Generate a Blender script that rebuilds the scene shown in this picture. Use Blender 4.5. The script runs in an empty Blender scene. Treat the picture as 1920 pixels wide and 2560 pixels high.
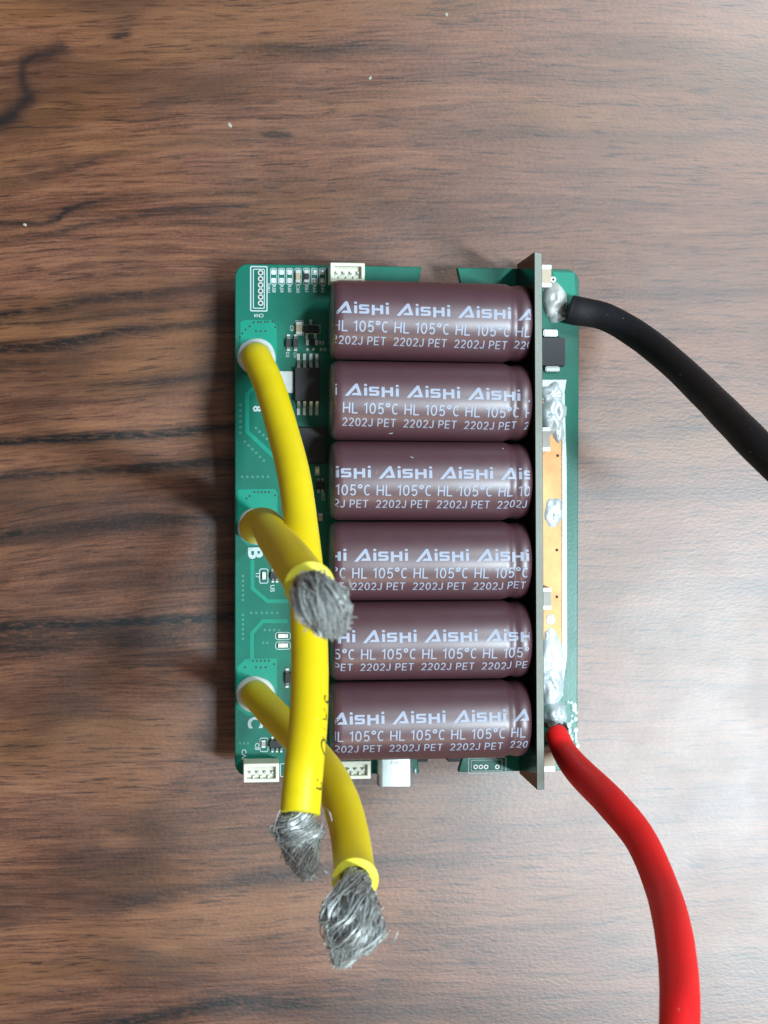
import bpy, bmesh, math, random
from mathutils import Vector, Matrix, noise

R = math.radians
S = 0.001                      # everything below is written in millimetres
random.seed(7)
scene = bpy.context.scene
COL = scene.collection

# ------------------------------------------------------------------ camera
ZP = 10.0                       # top face of the circuit board above the table
FPX, PW, PH = 3964.0, 1920.0, 2560.0
CAM = Vector((-33.2, 5.7, 262.0 + ZP))
_d = Vector(((521 - PW / 2) / FPX, -(1215 - PH / 2) / FPX, -1.0)).normalized()
_Z = -_d
_Y = (Vector((0, 1, 0)) - _Z * _Z.y).normalized()
_X = _Y.cross(_Z)
cam_data = bpy.data.cameras.new("camera")
cam = bpy.data.objects.new("camera", cam_data)
COL.objects.link(cam)
M3 = Matrix((_X, _Y, _Z))      # rows: world axes in camera space
cam.matrix_world = Matrix.Translation(CAM * S) @ M3.to_4x4()
cam_data.sensor_fit = 'VERTICAL'
cam_data.sensor_height = 24.0
cam_data.lens = 24.0 * FPX / PH
cam_data.clip_start = 0.005
cam_data.clip_end = 20.0
cam_data.dof.use_dof = True
cam_data.dof.focus_distance = 0.252
cam_data.dof.aperture_fstop = 42.0
scene.camera = cam

# ------------------------------------------------------------------ light
world = bpy.data.worlds.new("World")
scene.world = world
world.use_nodes = True
bg = world.node_tree.nodes["Background"]
bg.inputs[0].default_value = (0.86, 0.93, 1.0, 1)
bg.inputs[1].default_value = 0.20


def lamp(name, loc, size, power, col):
    l = bpy.data.lights.new(name, 'AREA')
    l.shape = 'RECTANGLE'
    l.size, l.size_y = size
    l.energy = power
    l.color = col
    o = bpy.data.objects.new(name, l)
    COL.objects.link(o)
    o.location = loc
    o.rotation_euler = Vector((0, 0, 0)).__sub__(Vector(loc)).to_track_quat('-Z', 'Y').to_euler()
    return o


lamp("ceiling_lamp", (0.68, -0.33, 1.50), (0.11, 0.62), 42.0, (0.76, 0.92, 1.0))
lamp("window_light", (0.76, 0.72, 1.45), (0.14, 0.60), 23.0, (0.80, 0.93, 1.0))
lamp("room_lamp", (0.10, -1.55, 1.15), (0.30, 0.30), 6.0, (1.0, 0.82, 0.62))

scene.view_settings.view_transform = 'Standard'
scene.view_settings.look = 'None'
scene.view_settings.exposure = 0.0
scene.view_settings.gamma = 1.0


# ------------------------------------------------------------------ helpers
def at(u, v, z):
    """Point (mm) at height z seen at pixel (u, v) of the photograph; z counts from the board's top face."""
    r = Vector(((u - PW / 2) / FPX, -(v - PH / 2) / FPX, -1.0))
    w = Vector((r.dot(_X), r.dot(_Y), r.dot(_Z)))
    t = (ZP + z - CAM.z) / w.z
    return CAM + w * t


def link(name, me, parent=None):
    o = bpy.data.objects.new(name, me)
    COL.objects.link(o)
    if parent is not None:
        o.parent = parent
    return o


class MB:
    """Collects verts/faces (mm) for one mesh."""

    def __init__(s):
        s.v, s.f, s.m = [], [], []

    def add(s, verts, faces, m=0):
        b = len(s.v)
        s.v += [tuple(p) for p in verts]
        s.f += [tuple(b + i for i in f) for f in faces]
        s.m += [m] * len(faces)

    def box(s, x0, y0, z0, x1, y1, z1, m=0, taper=0.0):
        t = taper
        P = [(x0, y0, z0), (x1, y0, z0), (x1, y1, z0), (x0, y1, z0),
             (x0 + t, y0 + t, z1), (x1 - t, y0 + t, z1), (x1 - t, y1 - t, z1), (x0 + t, y1 - t, z1)]
        s.add(P, [(3, 2, 1, 0), (4, 5, 6, 7), (0, 1, 5, 4), (1, 2, 6, 5), (2, 3, 7, 6), (3, 0, 4, 7)], m)

    def prism(s, poly, z0, z1, m=0):
        n = len(poly)
        s.add([(x, y, z0) for x, y in poly] + [(x, y, z1) for x, y in poly],
              [tuple(reversed(range(n))), tuple(range(n, 2 * n))] +
              [(i, (i + 1) % n, n + (i + 1) % n, n + i) for i in range(n)], m)

    def lathe(s, prof, c, axis='z', n=20, m=0, caps=True):
        """prof: list of (a, r) along the axis from point c"""
        V = []
        for a, r in prof:
            for k in range(n):
                t = 2 * math.pi * k / n
                p, q = r * math.cos(t), r * math.sin(t)
                V.append((c[0] + a, c[1] + p, c[2] + q) if axis == 'x' else (c[0] + p, c[1] + q, c[2] + a))
        F = []
        for i in range(len(prof) - 1):
            for k in range(n):
                k2 = (k + 1) % n
                F.append((i * n + k, i * n + k2, (i + 1) * n + k2, (i + 1) * n + k))
        if caps:
            F.append(tuple(reversed(range(n))))
            F.append(tuple(range((len(prof) - 1) * n, len(prof) * n)))
        s.add(V, F, m)

    def tube(s, pts, rad, n=12, m=0, caps=True, frames=None):
        fr = frames or path_frames(pts)
        V, F = [], []
        for i, (p, T, N, B) in enumerate(fr):
            r = rad[i] if isinstance(rad, (list, tuple)) else rad
            for k in range(n):
                t = 2 * math.pi * k / n
                V.append(p + N * (r * math.cos(t)) + B * (r * math.sin(t)))
        for i in range(len(fr) - 1):
            for k in range(n):
                k2 = (k + 1) % n
                F.append((i * n + k, i * n + k2, (i + 1) * n + k2, (i + 1) * n + k))
        if caps:
            F.append(tuple(reversed(range(n))))
            F.append(tuple(range((len(fr) - 1) * n, len(fr) * n)))
        s.add(V, F, m)

    def bm(s):
        b = bmesh.new()
        vs = [b.verts.new((p[0] * S, p[1] * S, p[2] * S)) for p in s.v]
        for f, m in zip(s.f, s.m):
            try:
                fa = b.faces.new([vs[i] for i in f])
                fa.material_index = m
            except ValueError:
                pass
        bmesh.ops.recalc_face_normals(b, faces=b.faces)
        return b

    def build(s, name, mats, parent=None, bevel=0.0, seg=2, sharp=35, bang=30):
        b = s.bm()
        if bevel:
            es = [e for e in b.edges if len(e.link_faces) == 2 and e.calc_face_angle(0) > R(bang)]
            bmesh.ops.bevel(b, geom=es, offset=bevel * S, segments=seg, affect='EDGES', clamp_overlap=True)
        me = bpy.data.meshes.new(name)
        b.to_mesh(me)
        b.free()
        for mt in (mats if isinstance(mats, (list, tuple)) else [mats]):
            me.materials.append(mt)
        me.polygons.foreach_set('use_smooth', [True] * len(me.polygons))
        me.set_sharp_from_angle(angle=R(sharp))
        return link(name, me, parent)


def path_frames(pts):
    out = []
    T0 = None
    N = None
    for i, p in enumerate(pts):
        a, b = pts[max(i - 1, 0)], pts[min(i + 1, len(pts) - 1)]
        T = (b - a).normalized()
        if N is None:
            ref = Vector((1, 0, 0)) if abs(T.x) < 0.9 else Vector((0, 1, 0))
            N = (ref - T * ref.dot(T)).normalized()
        else:
            N = (T0.rotation_difference(T) @ N)
            N = (N - T * N.dot(T)).normalized()
        out.append((p, T, N, T.cross(N)))
        T0 = T
    return out


def smooth_path(P, per=8):
    """Catmull-Rom through P (tuples of any length); returns tuples."""
    out = []
    n = len(P)
    for i in range(n - 1):
        p0, p1, p2, p3 = P[max(i - 1, 0)], P[i], P[i + 1], P[min(i + 2, n - 1)]
        for k in range(per):
            t = k / per
            out.append(tuple(0.5 * (2 * b + (c - a) * t + (2 * a - 5 * b + 4 * c - d) * t * t + (3 * b - a - 3 * c + d) * t ** 3)
                             for a, b, c, d in zip(p0, p1, p2, p3)))
    out.append(tuple(P[-1]))
    return out


def lab(o, label=None, cat=None, kind=None, group=None):
    if label: o['label'] = label
    if cat: o['category'] = cat
    if kind: o['kind'] = kind
    if group: o['group'] = group
    return o


def rrect(x0, y0, x1, y1, r, n=5):
    P = []
    for cx, cy, a0 in ((x1 - r, y0 + r, -90), (x1 - r, y1 - r, 0), (x0 + r, y1 - r, 90), (x0 + r, y0 + r, 180)):
        for k in range(n + 1):
            a = R(a0 + 90 * k / n)
            P.append((cx + r * math.cos(a), cy + r * math.sin(a)))
    return P


def pxbox(u0, v0, u1, v1, z):
    a, b = at(u0, v1, z), at(u1, v0, z)
    c, d = at(u0, v0, z), at(u1, v1, z)
    return (a.x + c.x) / 2, (a.y + d.y) / 2, (b.x + d.x) / 2, (b.y + c.y) / 2


# ------------------------------------------------------------------ materials
def mat(name, col, rough=0.5, metal=0.0, spec=0.5, var=0.0, vscale=900, bump=0.0, bscale=2500, coat=0.0, coat_rough=0.1, sss=0.0,
        rvar=0.0, speck=0.0):
    m = bpy.data.materials.new(name)
    m.use_nodes = True
    nt = m.node_tree
    b = nt.nodes["Principled BSDF"]
    b.inputs['Base Color'].default_value = (*col, 1)
    b.inputs['Roughness'].default_value = rough
    b.inputs['Metallic'].default_value = metal
    b.inputs['Specular IOR Level'].default_value = spec
    b.inputs['Coat Weight'].default_value = coat
    b.inputs['Coat Roughness'].default_value = coat_rough
    if sss:
        b.inputs['Subsurface Weight'].default_value = sss
        b.inputs['Subsurface Radius'].default_value = (1, 0.75, 0.1)
        b.inputs['Subsurface Scale'].default_value = 0.002
    tc = nt.nodes.new('ShaderNodeTexCoord')
    if var:
        n = nt.nodes.new('ShaderNodeTexNoise')
        n.inputs['Scale'].default_value = vscale
        n.inputs['Detail'].default_value = 4
        nt.links.new(tc.outputs['Object'], n.inputs['Vector'])
        mx = nt.nodes.new('ShaderNodeMix')
        mx.data_type = 'RGBA'
        mx.inputs['A'].default_value = (*[c * (1 - var) for c in col], 1)
        mx.inputs['B'].default_value = (*[min(1, c * (1 + var)) for c in col], 1)
        nt.links.new(n.outputs['Fac'], mx.inputs['Factor'])
        nt.links.new(mx.outputs['Result'], b.inputs['Base Color'])
    if speck:                   # dust and tiny scuffs
        n = nt.nodes.new('ShaderNodeTexNoise')
        n.inputs['Scale'].default_value = 1100
        n.inputs['Detail'].default_value = 3
        n.inputs['Roughness'].default_value = 0.6
        nt.links.new(tc.outputs['Object'], n.inputs['Vector'])
        mr = nt.nodes.new('ShaderNodeMapRange')
        mr.inputs['From Min'].default_value = 0.70
        mr.inputs['From Max'].default_value = 0.78
        mr.inputs['To Max'].default_value = speck
        nt.links.new(n.outputs['Fac'], mr.inputs['Value'])
        mx = nt.nodes.new('ShaderNodeMix')
        mx.data_type = 'RGBA'
        src = b.inputs['Base Color'].links
        if src:
            nt.links.new(src[0].from_socket, mx.inputs['A'])
        else:
            mx.inputs['A'].default_value = (*col, 1)
        mx.inputs['B'].default_value = (0.5, 0.48, 0.44, 1)
        nt.links.new(mr.outputs['Result'], mx.inputs['Factor'])
        nt.links.new(mx.outputs['Result'], b.inputs['Base Color'])
    if rvar:
        n = nt.nodes.new('ShaderNodeTexNoise')
        n.inputs['Scale'].default_value = vscale * 0.6
        n.inputs['Detail'].default_value = 3
        nt.links.new(tc.outputs['Object'], n.inputs['Vector'])
        mr = nt.nodes.new('ShaderNodeMapRange')
        mr.inputs['To Min'].default_value = max(0, rough - rvar)
        mr.inputs['To Max'].default_value = rough + rvar
        nt.links.new(n.outputs['Fac'], mr.inputs['Value'])
        nt.links.new(mr.outputs['Result'], b.inputs['Roughness'])
    if bump:
        n = nt.nodes.new('ShaderNodeTexNoise')
        n.inputs['Scale'].default_value = bscale
        n.inputs['Detail'].default_value = 3
        nt.links.new(tc.outputs['Object'], n.inputs['Vector'])
        bp = nt.nodes.new('ShaderNodeBump')
        bp.inputs['Strength'].default_value = 1.0
        bp.inputs['Distance'].default_value = bump * S
        nt.links.new(n.outputs['Fac'], bp.inputs['Height'])
        nt.links.new(bp.outputs['Normal'], b.inputs['Normal'])
    return m


M = {}
M['mask'] = mat("green_solder_mask", (0.0008, 0.115, 0.076), 0.30, spec=0.35, rvar=0.08, var=0.30, vscale=150, bump=0.01, bscale=1800)
M['pour'] = mat("green_mask_over_copper", (0.0012, 0.205, 0.135), 0.30, spec=0.35, var=0.10, vscale=300, bump=0.008, bscale=1800)
M['fr4'] = mat("board_edge_fibre", (0.20, 0.215, 0.185), 0.6, var=0.15, vscale=1500, bump=0.03)
M['greenedge'] = mat("board_edge_green", (0.03, 0.20, 0.14), 0.5)
M['black_mask'] = mat("black_solder_mask", (0.010, 0.014, 0.012), 0.18)
M['silk'] = mat("white_silkscreen", (0.36, 0.45, 0.45), 0.6)
M['sleeve'] = mat("brown_capacitor_sleeve", (0.070, 0.024, 0.032), 0.44, spec=0.9, var=0.14, vscale=420, coat=0.28, coat_rough=0.30, rvar=0.06, speck=0.35, bump=0.006, bscale=1600)
M['print'] = mat("silver_sleeve_print", (0.29, 0.32, 0.41), 0.5)
M['rubber'] = mat("black_rubber_bung", (0.012, 0.012, 0.012), 0.5)
M['alu'] = mat("aluminium_can", (0.62, 0.62, 0.64), 0.32, metal=1.0)
M['yellow'] = mat("yellow_silicone", (0.75, 0.57, 0.001), 0.46, var=0.05, vscale=400, sss=0.35, speck=0.5, bump=0.006, bscale=1500)
M['yellow_cut'] = mat("yellow_silicone_cut", (0.64, 0.56, 0.03), 0.6, sss=0.06)
M['red'] = mat("red_silicone", (0.78, 0.013, 0.014), 0.55, spec=0.3, sss=0.25, speck=0.6, var=0.08, vscale=350, bump=0.008, bscale=1500)
M['black_si'] = mat("black_silicone", (0.007, 0.007, 0.009), 0.62, spec=0.3, speck=0.6, var=0.3, vscale=900, bump=0.01, bscale=1800)
M['ink'] = mat("black_wire_ink", (0.05, 0.045, 0.01), 0.6)
M['strand'] = mat("tinned_copper_strands", (0.43, 0.445, 0.43), 0.46, metal=0.5, var=0.45, vscale=1200)
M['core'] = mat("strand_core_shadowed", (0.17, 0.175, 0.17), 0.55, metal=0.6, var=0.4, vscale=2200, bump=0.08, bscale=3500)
M['solder'] = mat("solder", (0.62, 0.68, 0.69), 0.34, metal=0.42, var=0.22, vscale=700, rvar=0.14, bump=0.05, bscale=900)
M['ring'] = mat("white_solder_ring", (0.56, 0.57, 0.54), 0.45, metal=0.15, var=0.12, vscale=900, bump=0.03, bscale=2200)
M['dull_solder'] = mat("dull_solder", (0.46, 0.48, 0.47), 0.5, metal=0.3, var=0.15, vscale=900, bump=0.03, bscale=2200)
M['edge_tin'] = mat("tinned_edge", (0.42, 0.46, 0.44), 0.42, metal=0.35, var=0.35, vscale=420, rvar=0.1, bump=0.03, bscale=1500)
M['tin'] = mat("tinned_metal", (0.40, 0.41, 0.39), 0.45, metal=0.7)
M['copper'] = mat("bare_copper", (0.60, 0.28, 0.11), 0.52, metal=0.40, var=0.5, vscale=190, rvar=0.1, bump=0.02, bscale=900)
M['mlcc'] = mat("ceramic_capacitor_body", (0.42, 0.33, 0.23), 0.45, var=0.08)
M['mlcc_grey'] = mat("grey_ceramic_body", (0.30, 0.27, 0.23), 0.45, var=0.08)
M['chip'] = mat("black_chip_epoxy", (0.013, 0.013, 0.015), 0.5, spec=0.35, bump=0.02, bscale=4000)
M['jst'] = mat("cream_nylon", (0.62, 0.62, 0.50), 0.45, sss=0.05)
M['led'] = mat("led_ceramic", (0.75, 0.70, 0.52), 0.4)
M['steel'] = mat("usb_shell_steel", (0.50, 0.55, 0.53), 0.42, metal=0.85, bump=0.01)
M['via'] = mat("masked_via", (0.05, 0.22, 0.17), 0.4)
M['hole'] = mat("dark_drill_hole", (0.012, 0.012, 0.010), 0.7)
M['flux'] = mat("flux_resin", (0.62, 0.78, 0.76), 0.10, coat=1.0, coat_rough=0.03)
M['char'] = mat("burnt_flux", (0.020, 0.014, 0.010), 0.35, bump=0.05)
M['lint'] = mat("pale_lint", (0.34, 0.30, 0.25), 0.8)
M['sink'] = mat("dark_heatsink", (0.03, 0.03, 0.03), 0.5)


def wood_material():
    m = bpy.data.materials.new("walnut_laminate")
    m.use_nodes = True
    nt = m.node_tree
    N, L = nt.nodes, nt.links
    bsdf = N["Principled BSDF"]
    tc = N.new('ShaderNodeTexCoord')
    sep = N.new('ShaderNodeSeparateXYZ')
    L.new(tc.outputs['Object'], sep.inputs[0])

    def val(x, sock):
        if isinstance(x, (int, float)):
            sock.default_value = x
        else:
            L.new(x, sock)

    def mt(op, a, b=0.0, c=0.0):
        n = N.new('ShaderNodeMath')
        n.operation = op
        val(a, n.inputs[0]); val(b, n.inputs[1]); val(c, n.inputs[2])
        return n.outputs[0]

    def vec(x, y, z=0.0):
        n = N.new('ShaderNodeCombineXYZ')
        val(x, n.inputs[0]); val(y, n.inputs[1]); val(z, n.inputs[2])
        return n.outputs[0]

    def nz(v, scale, detail=3, rough=0.5, dist=0.0):
        n = N.new('ShaderNodeTexNoise')
        n.inputs['Scale'].default_value = scale
        n.inputs['Detail'].default_value = detail
        n.inputs['Roughness'].default_value = rough
        n.inputs['Distortion'].default_value = dist
        L.new(v, n.inputs['Vector'])
        return n.outputs['Fac']

    def rng(x, a, b, c=0.0, d=1.0, smooth=True):
        n = N.new('ShaderNodeMapRange')
        n.interpolation_type = 'SMOOTHSTEP' if smooth else 'LINEAR'
        n.inputs['From Min'].default_value = a; n.inputs['From Max'].default_value = b
        n.inputs['To Min'].default_value = c; n.inputs['To Max'].default_value = d
        val(x, n.inputs['Value'])
        return n.outputs[0]

    def mixc(f, a, b):
        n = N.new('ShaderNodeMix')
        n.data_type = 'RGBA'
        val(f, n.inputs['Factor'])
        for q, s in ((a, 'A'), (b, 'B')):
            if isinstance(q, tuple):
                n.inputs[s].default_value = (*q, 1)
            else:
                L.new(q, n.inputs[s])
        return n.outputs['Result']

    x = mt('MULTIPLY', sep.outputs[0], 1000.0)       # millimetres
    y = mt('MULTIPLY', sep.outputs[1], 1000.0)
    # the grain bends down towards the left edge, in waves
    ex = mt('EXPONENT', mt('MULTIPLY', mt('ADD', x, 97.0), -1 / 42.0))
    upper = rng(y, -60.0, 60.0, 0.35, 1.0)
    bend = mt('MULTIPLY', mt('MULTIPLY', ex, 11.0), upper)
    low = nz(vec(mt('MULTIPLY', x, 0.010), mt('MULTIPLY', y, 0.035), 3.1), 1.0, 2)
    mid = nz(vec(mt('MULTIPLY', x, 0.035), mt('MULTIPLY', y, 0.12), 9.7), 1.0, 3)
    g = mt('ADD', mt('ADD', y, bend), mt('ADD', mt('MULTIPLY', mt('SUBTRACT', low, 0.5), 9.0),
                                         mt('MULTIPLY', mt('SUBTRACT', mid, 0.5), 1.7)))
    # broad tone bands, medium streaks, fine streaks, short dark pores
    band = nz(vec(mt('MULTIPLY', x, 0.009), mt('MULTIPLY', g, 0.10), 1.3), 1.0, 3, 0.55)
    streak = nz(vec(mt('MULTIPLY', x, 0.030), mt('MULTIPLY', g, 0.55), 5.0), 1.0, 4, 0.6)
    fine = nz(vec(mt('MULTIPLY', x, 0.13), mt('MULTIPLY', g, 2.4), 7.7), 1.0, 3, 0.6)
    pore = nz(vec(mt('MULTIPLY', x, 0.20), mt('MULTIPLY', g, 2.6), 2.2), 1.0, 2, 0.5)
    tone = mt('ADD', mt('ADD', mt('MULTIPLY', band, 0.40), mt('MULTIPLY', streak, 0.34)), mt('MULTIPLY', fine, 0.34))
    speck = nz(vec(mt('MULTIPLY', x, 1.5), mt('MULTIPLY', y, 3.4), 17.0), 1.0, 2, 0.6)
    tone = mt('ADD', tone, mt('MULTIPLY', mt('SUBTRACT', speck, 0.5), 0.16))
    # grain contrast faded towards the right, the glare's wash-out put into the colour
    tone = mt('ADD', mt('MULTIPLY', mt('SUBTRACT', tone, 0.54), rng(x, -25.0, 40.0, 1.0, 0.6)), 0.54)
    ramp = N.new('ShaderNodeValToRGB')
    L.new(tone, ramp.inputs[0])
    e = ramp.color_ramp.elements
    e[0].position, e[0].color = 0.40, (0.050, 0.0180, 0.0098, 1)
    e[1].position, e[1].color = 0.69, (0.250, 0.108, 0.052, 1)
    for p, c in ((0.485, (0.104, 0.0390, 0.0208, 1)), (0.555, (0.160, 0.0640, 0.0345, 1))):
        k = e.new(p); k.color = c
    hue = nz(vec(mt('MULTIPLY', x, 0.014), mt('MULTIPLY', g, 0.07), 12.0), 1.0, 2)
    col = mixc(rng(hue, 0.45, 0.62, 0.0, 0.45), ramp.outputs[0], (0.158, 0.066, 0.021))
    pm = rng(pore, 0.55, 0.66, 0.0, 0.80)
    col = mixc(mt('MULTIPLY', pm, rng(streak, 0.35, 0.6, 1.0, 0.45)), col, (0.020, 0.0095, 0.007))
    # the long dark growth lines: (g at the left, half width, strength)
    # each: points (x, y in photo pixels, strength) along the line, half width in mm
    lines = [
        ([(-40, 560, .9), (100, 553, .9), (174, 524, .8), (300, 492, .55), (520, 478, .3), (700, 470, .15)], .40),
        ([(60, 600, .1), (130, 583, .6), (240, 552, .7), (370, 534, .6), (570, 515, .55), (700, 500, .3), (900, 492, .1)], .32),
        ([(-20, 463, .5), (80, 450, .4), (180, 415, .6), (290, 384, .5), (420, 358, .35), (640, 345, .3), (760, 336, .1)], .55),
        ([(-20, 789, .9), (120, 772, .8), (300, 738, .8), (420, 728, .6), (535, 714, .4), (585, 708, .3)], .55),
        ([(-20, 803, .8), (90, 806, .7), (180, 797, .7), (400, 774, .4), (560, 757, .3)], .35),
        ([(-20, 871, .95), (140, 858, .95), (300, 832, .95), (400, 822, .7), (535, 806, .6), (585, 802, .5)], .50),
        ([(-20, 918, .5), (130, 902, .4), (260, 890, .2)], .45),
        ([(150, 970, .1), (280, 960, .6), (400, 951, .7), (520, 941, .7), (585, 936, .6)], .50),
        ([(-20, 1110, 1.), (150, 1100, 1.), (300, 1092, 1.), (450, 1080, .9), (590, 1070, .8)], .55),
        ([(-20, 1196, .9), (150, 1184, .8), (300, 1178, .8), (420, 1164, .9), (560, 1152, .8)], .45),
        ([(-20, 1338, .9), (150, 1326, .8), (300, 1312, .9), (420, 1304, .7), (560, 1294, .5)], .80),
        ([(-20, 1569, 1.), (150, 1562, 1.), (300, 1556, 1.), (430, 1550, .95), (585, 1540, .9)], .75),
        ([(-20, 1600, .7), (200, 1592, .6), (400, 1590, .5), (585, 1580, .2)], 1.9),
        ([(-20, 1623, .7), (150, 1619, .7), (260, 1616, .3)], .5),
        ([(100, 2290, .1), (260, 2272, .5), (380, 2245, .7), (500, 2222, .5), (620, 2200, .7), (800, 2182, .6), (1000, 2176, .2)], .85),
        ([(180, 2578, .7), (300, 2552, .9), (450, 2530, .8), (580, 2510, .9), (700, 2508, .85), (860, 2518, .5), (1100, 2525, .3)], .85),
        ([(1250, 742, .1), (1440, 737, .5), (1700, 731, .6), (1940, 726, .6)], .65),
        ([(1440, 1010, .6), (1600, 1004, .5), (1740, 1002, .2)], .5),
        ([(1440, 1090, .5), (1620, 1083, .7), (1800, 1066, .5), (1940, 1056, .3)], .7),
        ([(1440, 1245, .6), (1650, 1236, .6), (1800, 1230, .7), (1940, 1228, .6)], .75),
        ([(1440, 1482, .5), (1640, 1470, .5), (1940, 1468, .9)], .9),
        ([(1100, 336, .3), (1300, 338, .5), (1480, 336, .5), (1700, 340, .6), (1940, 336, .3)], .6),
        ([(560, 116, .3), (760, 126, .6), (960, 118, .5), (1120, 124, .3)], .7),
        ([(640, 342, .2), (700, 338, .9), (740, 340, .1)], .5),
        ([(260, 92, .1), (300, 88, .8), (340, 82, .1)], .35),
        ([(1480, 2400, .3), (1620, 2410, .5), (1760, 2420, .4), (1940, 2425, .3)], .8),
        ([(860, 2160, .3), (1000, 2150, .5), (1200, 2156, .2)], .8)]

    def fcurve(x01, P, lo, hi):
        n = N.new('ShaderNodeFloatCurve')
        L.new(x01, n.inputs['Value'])
        cv = n.mapping.curves[0]
        n.mapping.extend = 'HORIZONTAL'
        P = [(a, (b - lo) / (hi - lo)) for a, b in P]
        cv.points[0].location = P[0]
        cv.points[1].location = P[-1]
        for q in P[1:-1]:
            cv.points.new(*q)
        n.mapping.update()
        return mt('MULTIPLY_ADD', n.outputs[0], hi - lo, lo)

    X0, X1 = -75.0, 75.0
    x01 = mt('DIVIDE', mt('SUBTRACT', x, X0), X1 - X0)
    wig = mt('ADD', mt('MULTIPLY', mt('SUBTRACT', streak, 0.5), 2.4), mt('ADD', mt('MULTIPLY', mt('SUBTRACT', mid, 0.5), 1.4), mt('MULTIPLY', mt('SUBTRACT', fine, 0.5), 0.7)))
    yl = mt('ADD', y, wig)
    brk = nz(vec(mt('MULTIPLY', x, 0.05), mt('MULTIPLY', y, 0.25), 21.0), 1.0, 4, 0.65)
    thick = nz(vec(mt('MULTIPLY', x, 0.10), mt('MULTIPLY', y, 0.9), 41.0), 1.0, 3, 0.65)
    thick = mt('MULTIPLY', mt('ADD', 0.35, mt('MULTIPLY', thick, 1.3)), 1.0)
    edge = nz(vec(mt('MULTIPLY', x, 0.45), mt('MULTIPLY', y, 2.0), 31.0), 1.0, 2, 0.6)
    tot = None
    for P, w in lines:
        W_ = [(at(u, v, -ZP), k) for u, v, k in P]
        ys = [(((p.x - X0) / (X1 - X0)), p.y) for p, k in W_]
        lo, hi = min(q[1] for q in ys) - 0.5, max(q[1] for q in ys) + 0.5
        yc = fcurve(x01, ys, lo, hi)
        st = [((p.x - X0) / (X1 - X0), k) for p, k in W_]
        st = [(max(-0.3, st[0][0] - 0.05), 0.0)] + st + [(min(1.3, st[-1][0] + 0.06), 0.0)]
        sc_ = fcurve(x01, st, 0.0, 1.0)
        d = mt('DIVIDE', mt('SUBTRACT', yl, yc), mt('MULTIPLY', thick, w * 1.95))
        q = mt('MULTIPLY', mt('EXPONENT', mt('MULTIPLY', mt('MULTIPLY', d, d), -1.0)), sc_)
        tot = q if tot is None else mt('MAXIMUM', tot, q)
    tot = mt('MULTIPLY', tot, rng(brk, 0.25, 0.48, 0.6, 1.0))
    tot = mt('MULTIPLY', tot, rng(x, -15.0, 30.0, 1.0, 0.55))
    tot = mt('MULTIPLY', tot, rng(edge, 0.28, 0.58, 0.60, 1.15))
    col = mixc(tot, col, (0.006, 0.0045, 0.0045))
    patch = nz(vec(mt('MULTIPLY', x, 0.028), mt('MULTIPLY', g, 0.085), 55.0), 1.0, 3, 0.55)
    pf = mt('MULTIPLY', rng(patch, 0.47, 0.66, 0.0, 0.55), rng(x, -45.0, 10.0, 1.0, 0.45))
    col = mixc(pf, col, (0.030, 0.0115, 0.0075))
    # the knot figure near the upper left corner
    wx = mt('ADD', x, mt('MULTIPLY', mt('SUBTRACT', mid, 0.5), 3.0))
    wob = nz(vec(mt('MULTIPLY', x, 0.35), mt('MULTIPLY', y, 0.35), 4.0), 1.0, 3)
    wy = mt('ADD', y, mt('MULTIPLY', mt('SUBTRACT', wob, 0.5), 1.6))
    knot = None
    segs = [((-20, 159), (52, 156), .55, .6), ((52, 156), (92, 138), .9, .8), ((92, 138), (150, 121), 1.3, .7), ((52, 156), (57, 214), .9, .75),
            ((57, 214), (76, 243), 1.1, .75), ((76, 243), (35, 286), 1.4, .85), ((35, 286), (-20, 312), 1.9, .95)]
    for p, q, w, s in segs:
        a, b = at(*p, -ZP), at(*q, -ZP)
        dx, dy = b.x - a.x, b.y - a.y
        l2 = dx * dx + dy * dy
        px_, py_ = mt('SUBTRACT', wx, a.x), mt('SUBTRACT', wy, a.y)
        h = mt('DIVIDE', mt('ADD', mt('MULTIPLY', px_, dx), mt('MULTIPLY', py_, dy)), l2)
        h = mt('MINIMUM', mt('MAXIMUM', h, 0.0), 1.0)
        ex_ = mt('SUBTRACT', px_, mt('MULTIPLY', h, dx))
        ey_ = mt('SUBTRACT', py_, mt('MULTIPLY', h, dy))
        d2 = mt('DIVIDE', mt('ADD', mt('MULTIPLY', ex_, ex_), mt('MULTIPLY', ey_, ey_)), w * w)
        k = mt('MULTIPLY', mt('EXPONENT', mt('MULTIPLY', d2, -1.0)), s)
        knot = k if knot is None else mt('MAXIMUM', knot, k)
    col = mixc(knot, col, (0.009, 0.007, 0.008))
    N.remove(bsdf)
    dif = N.new('ShaderNodeBsdfDiffuse')
    glo = N.new('ShaderNodeBsdfGlossy')
    glo.distribution = 'BECKMANN'
    fre = N.new('ShaderNodeFresnel')
    fre.inputs['IOR'].default_value = 1.60
    mixs = N.new('ShaderNodeMixShader')
    L.new(fre.outputs[0], mixs.inputs[0])
    L.new(dif.outputs[0], mixs.inputs[1])
    L.new(glo.outputs[0], mixs.inputs[2])
    L.new(mixs.outputs[0], N['Material Output'].inputs['Surface'])
    L.new(col, dif.inputs['Color'])
    # pressed laminate: fine embossing, slight smudges in the gloss
    smudge = nz(tc.outputs['Object'], 38.0, 4, 0.6)
    L.new(rng(smudge, 0.35, 0.70, 0.35, 0.385), glo.inputs['Roughness'])
    emb = nz(vec(mt('MULTIPLY', x, 1.1), mt('MULTIPLY', y, 2.2), 0.0), 1.0, 3)
    hgt = emb
    bp = N.new('ShaderNodeBump')
    bp.inputs['Strength'].default_value = 0.38
    bp.inputs['Distance'].default_value = 0.00005
    L.new(hgt, bp.inputs['Height'])
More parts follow.
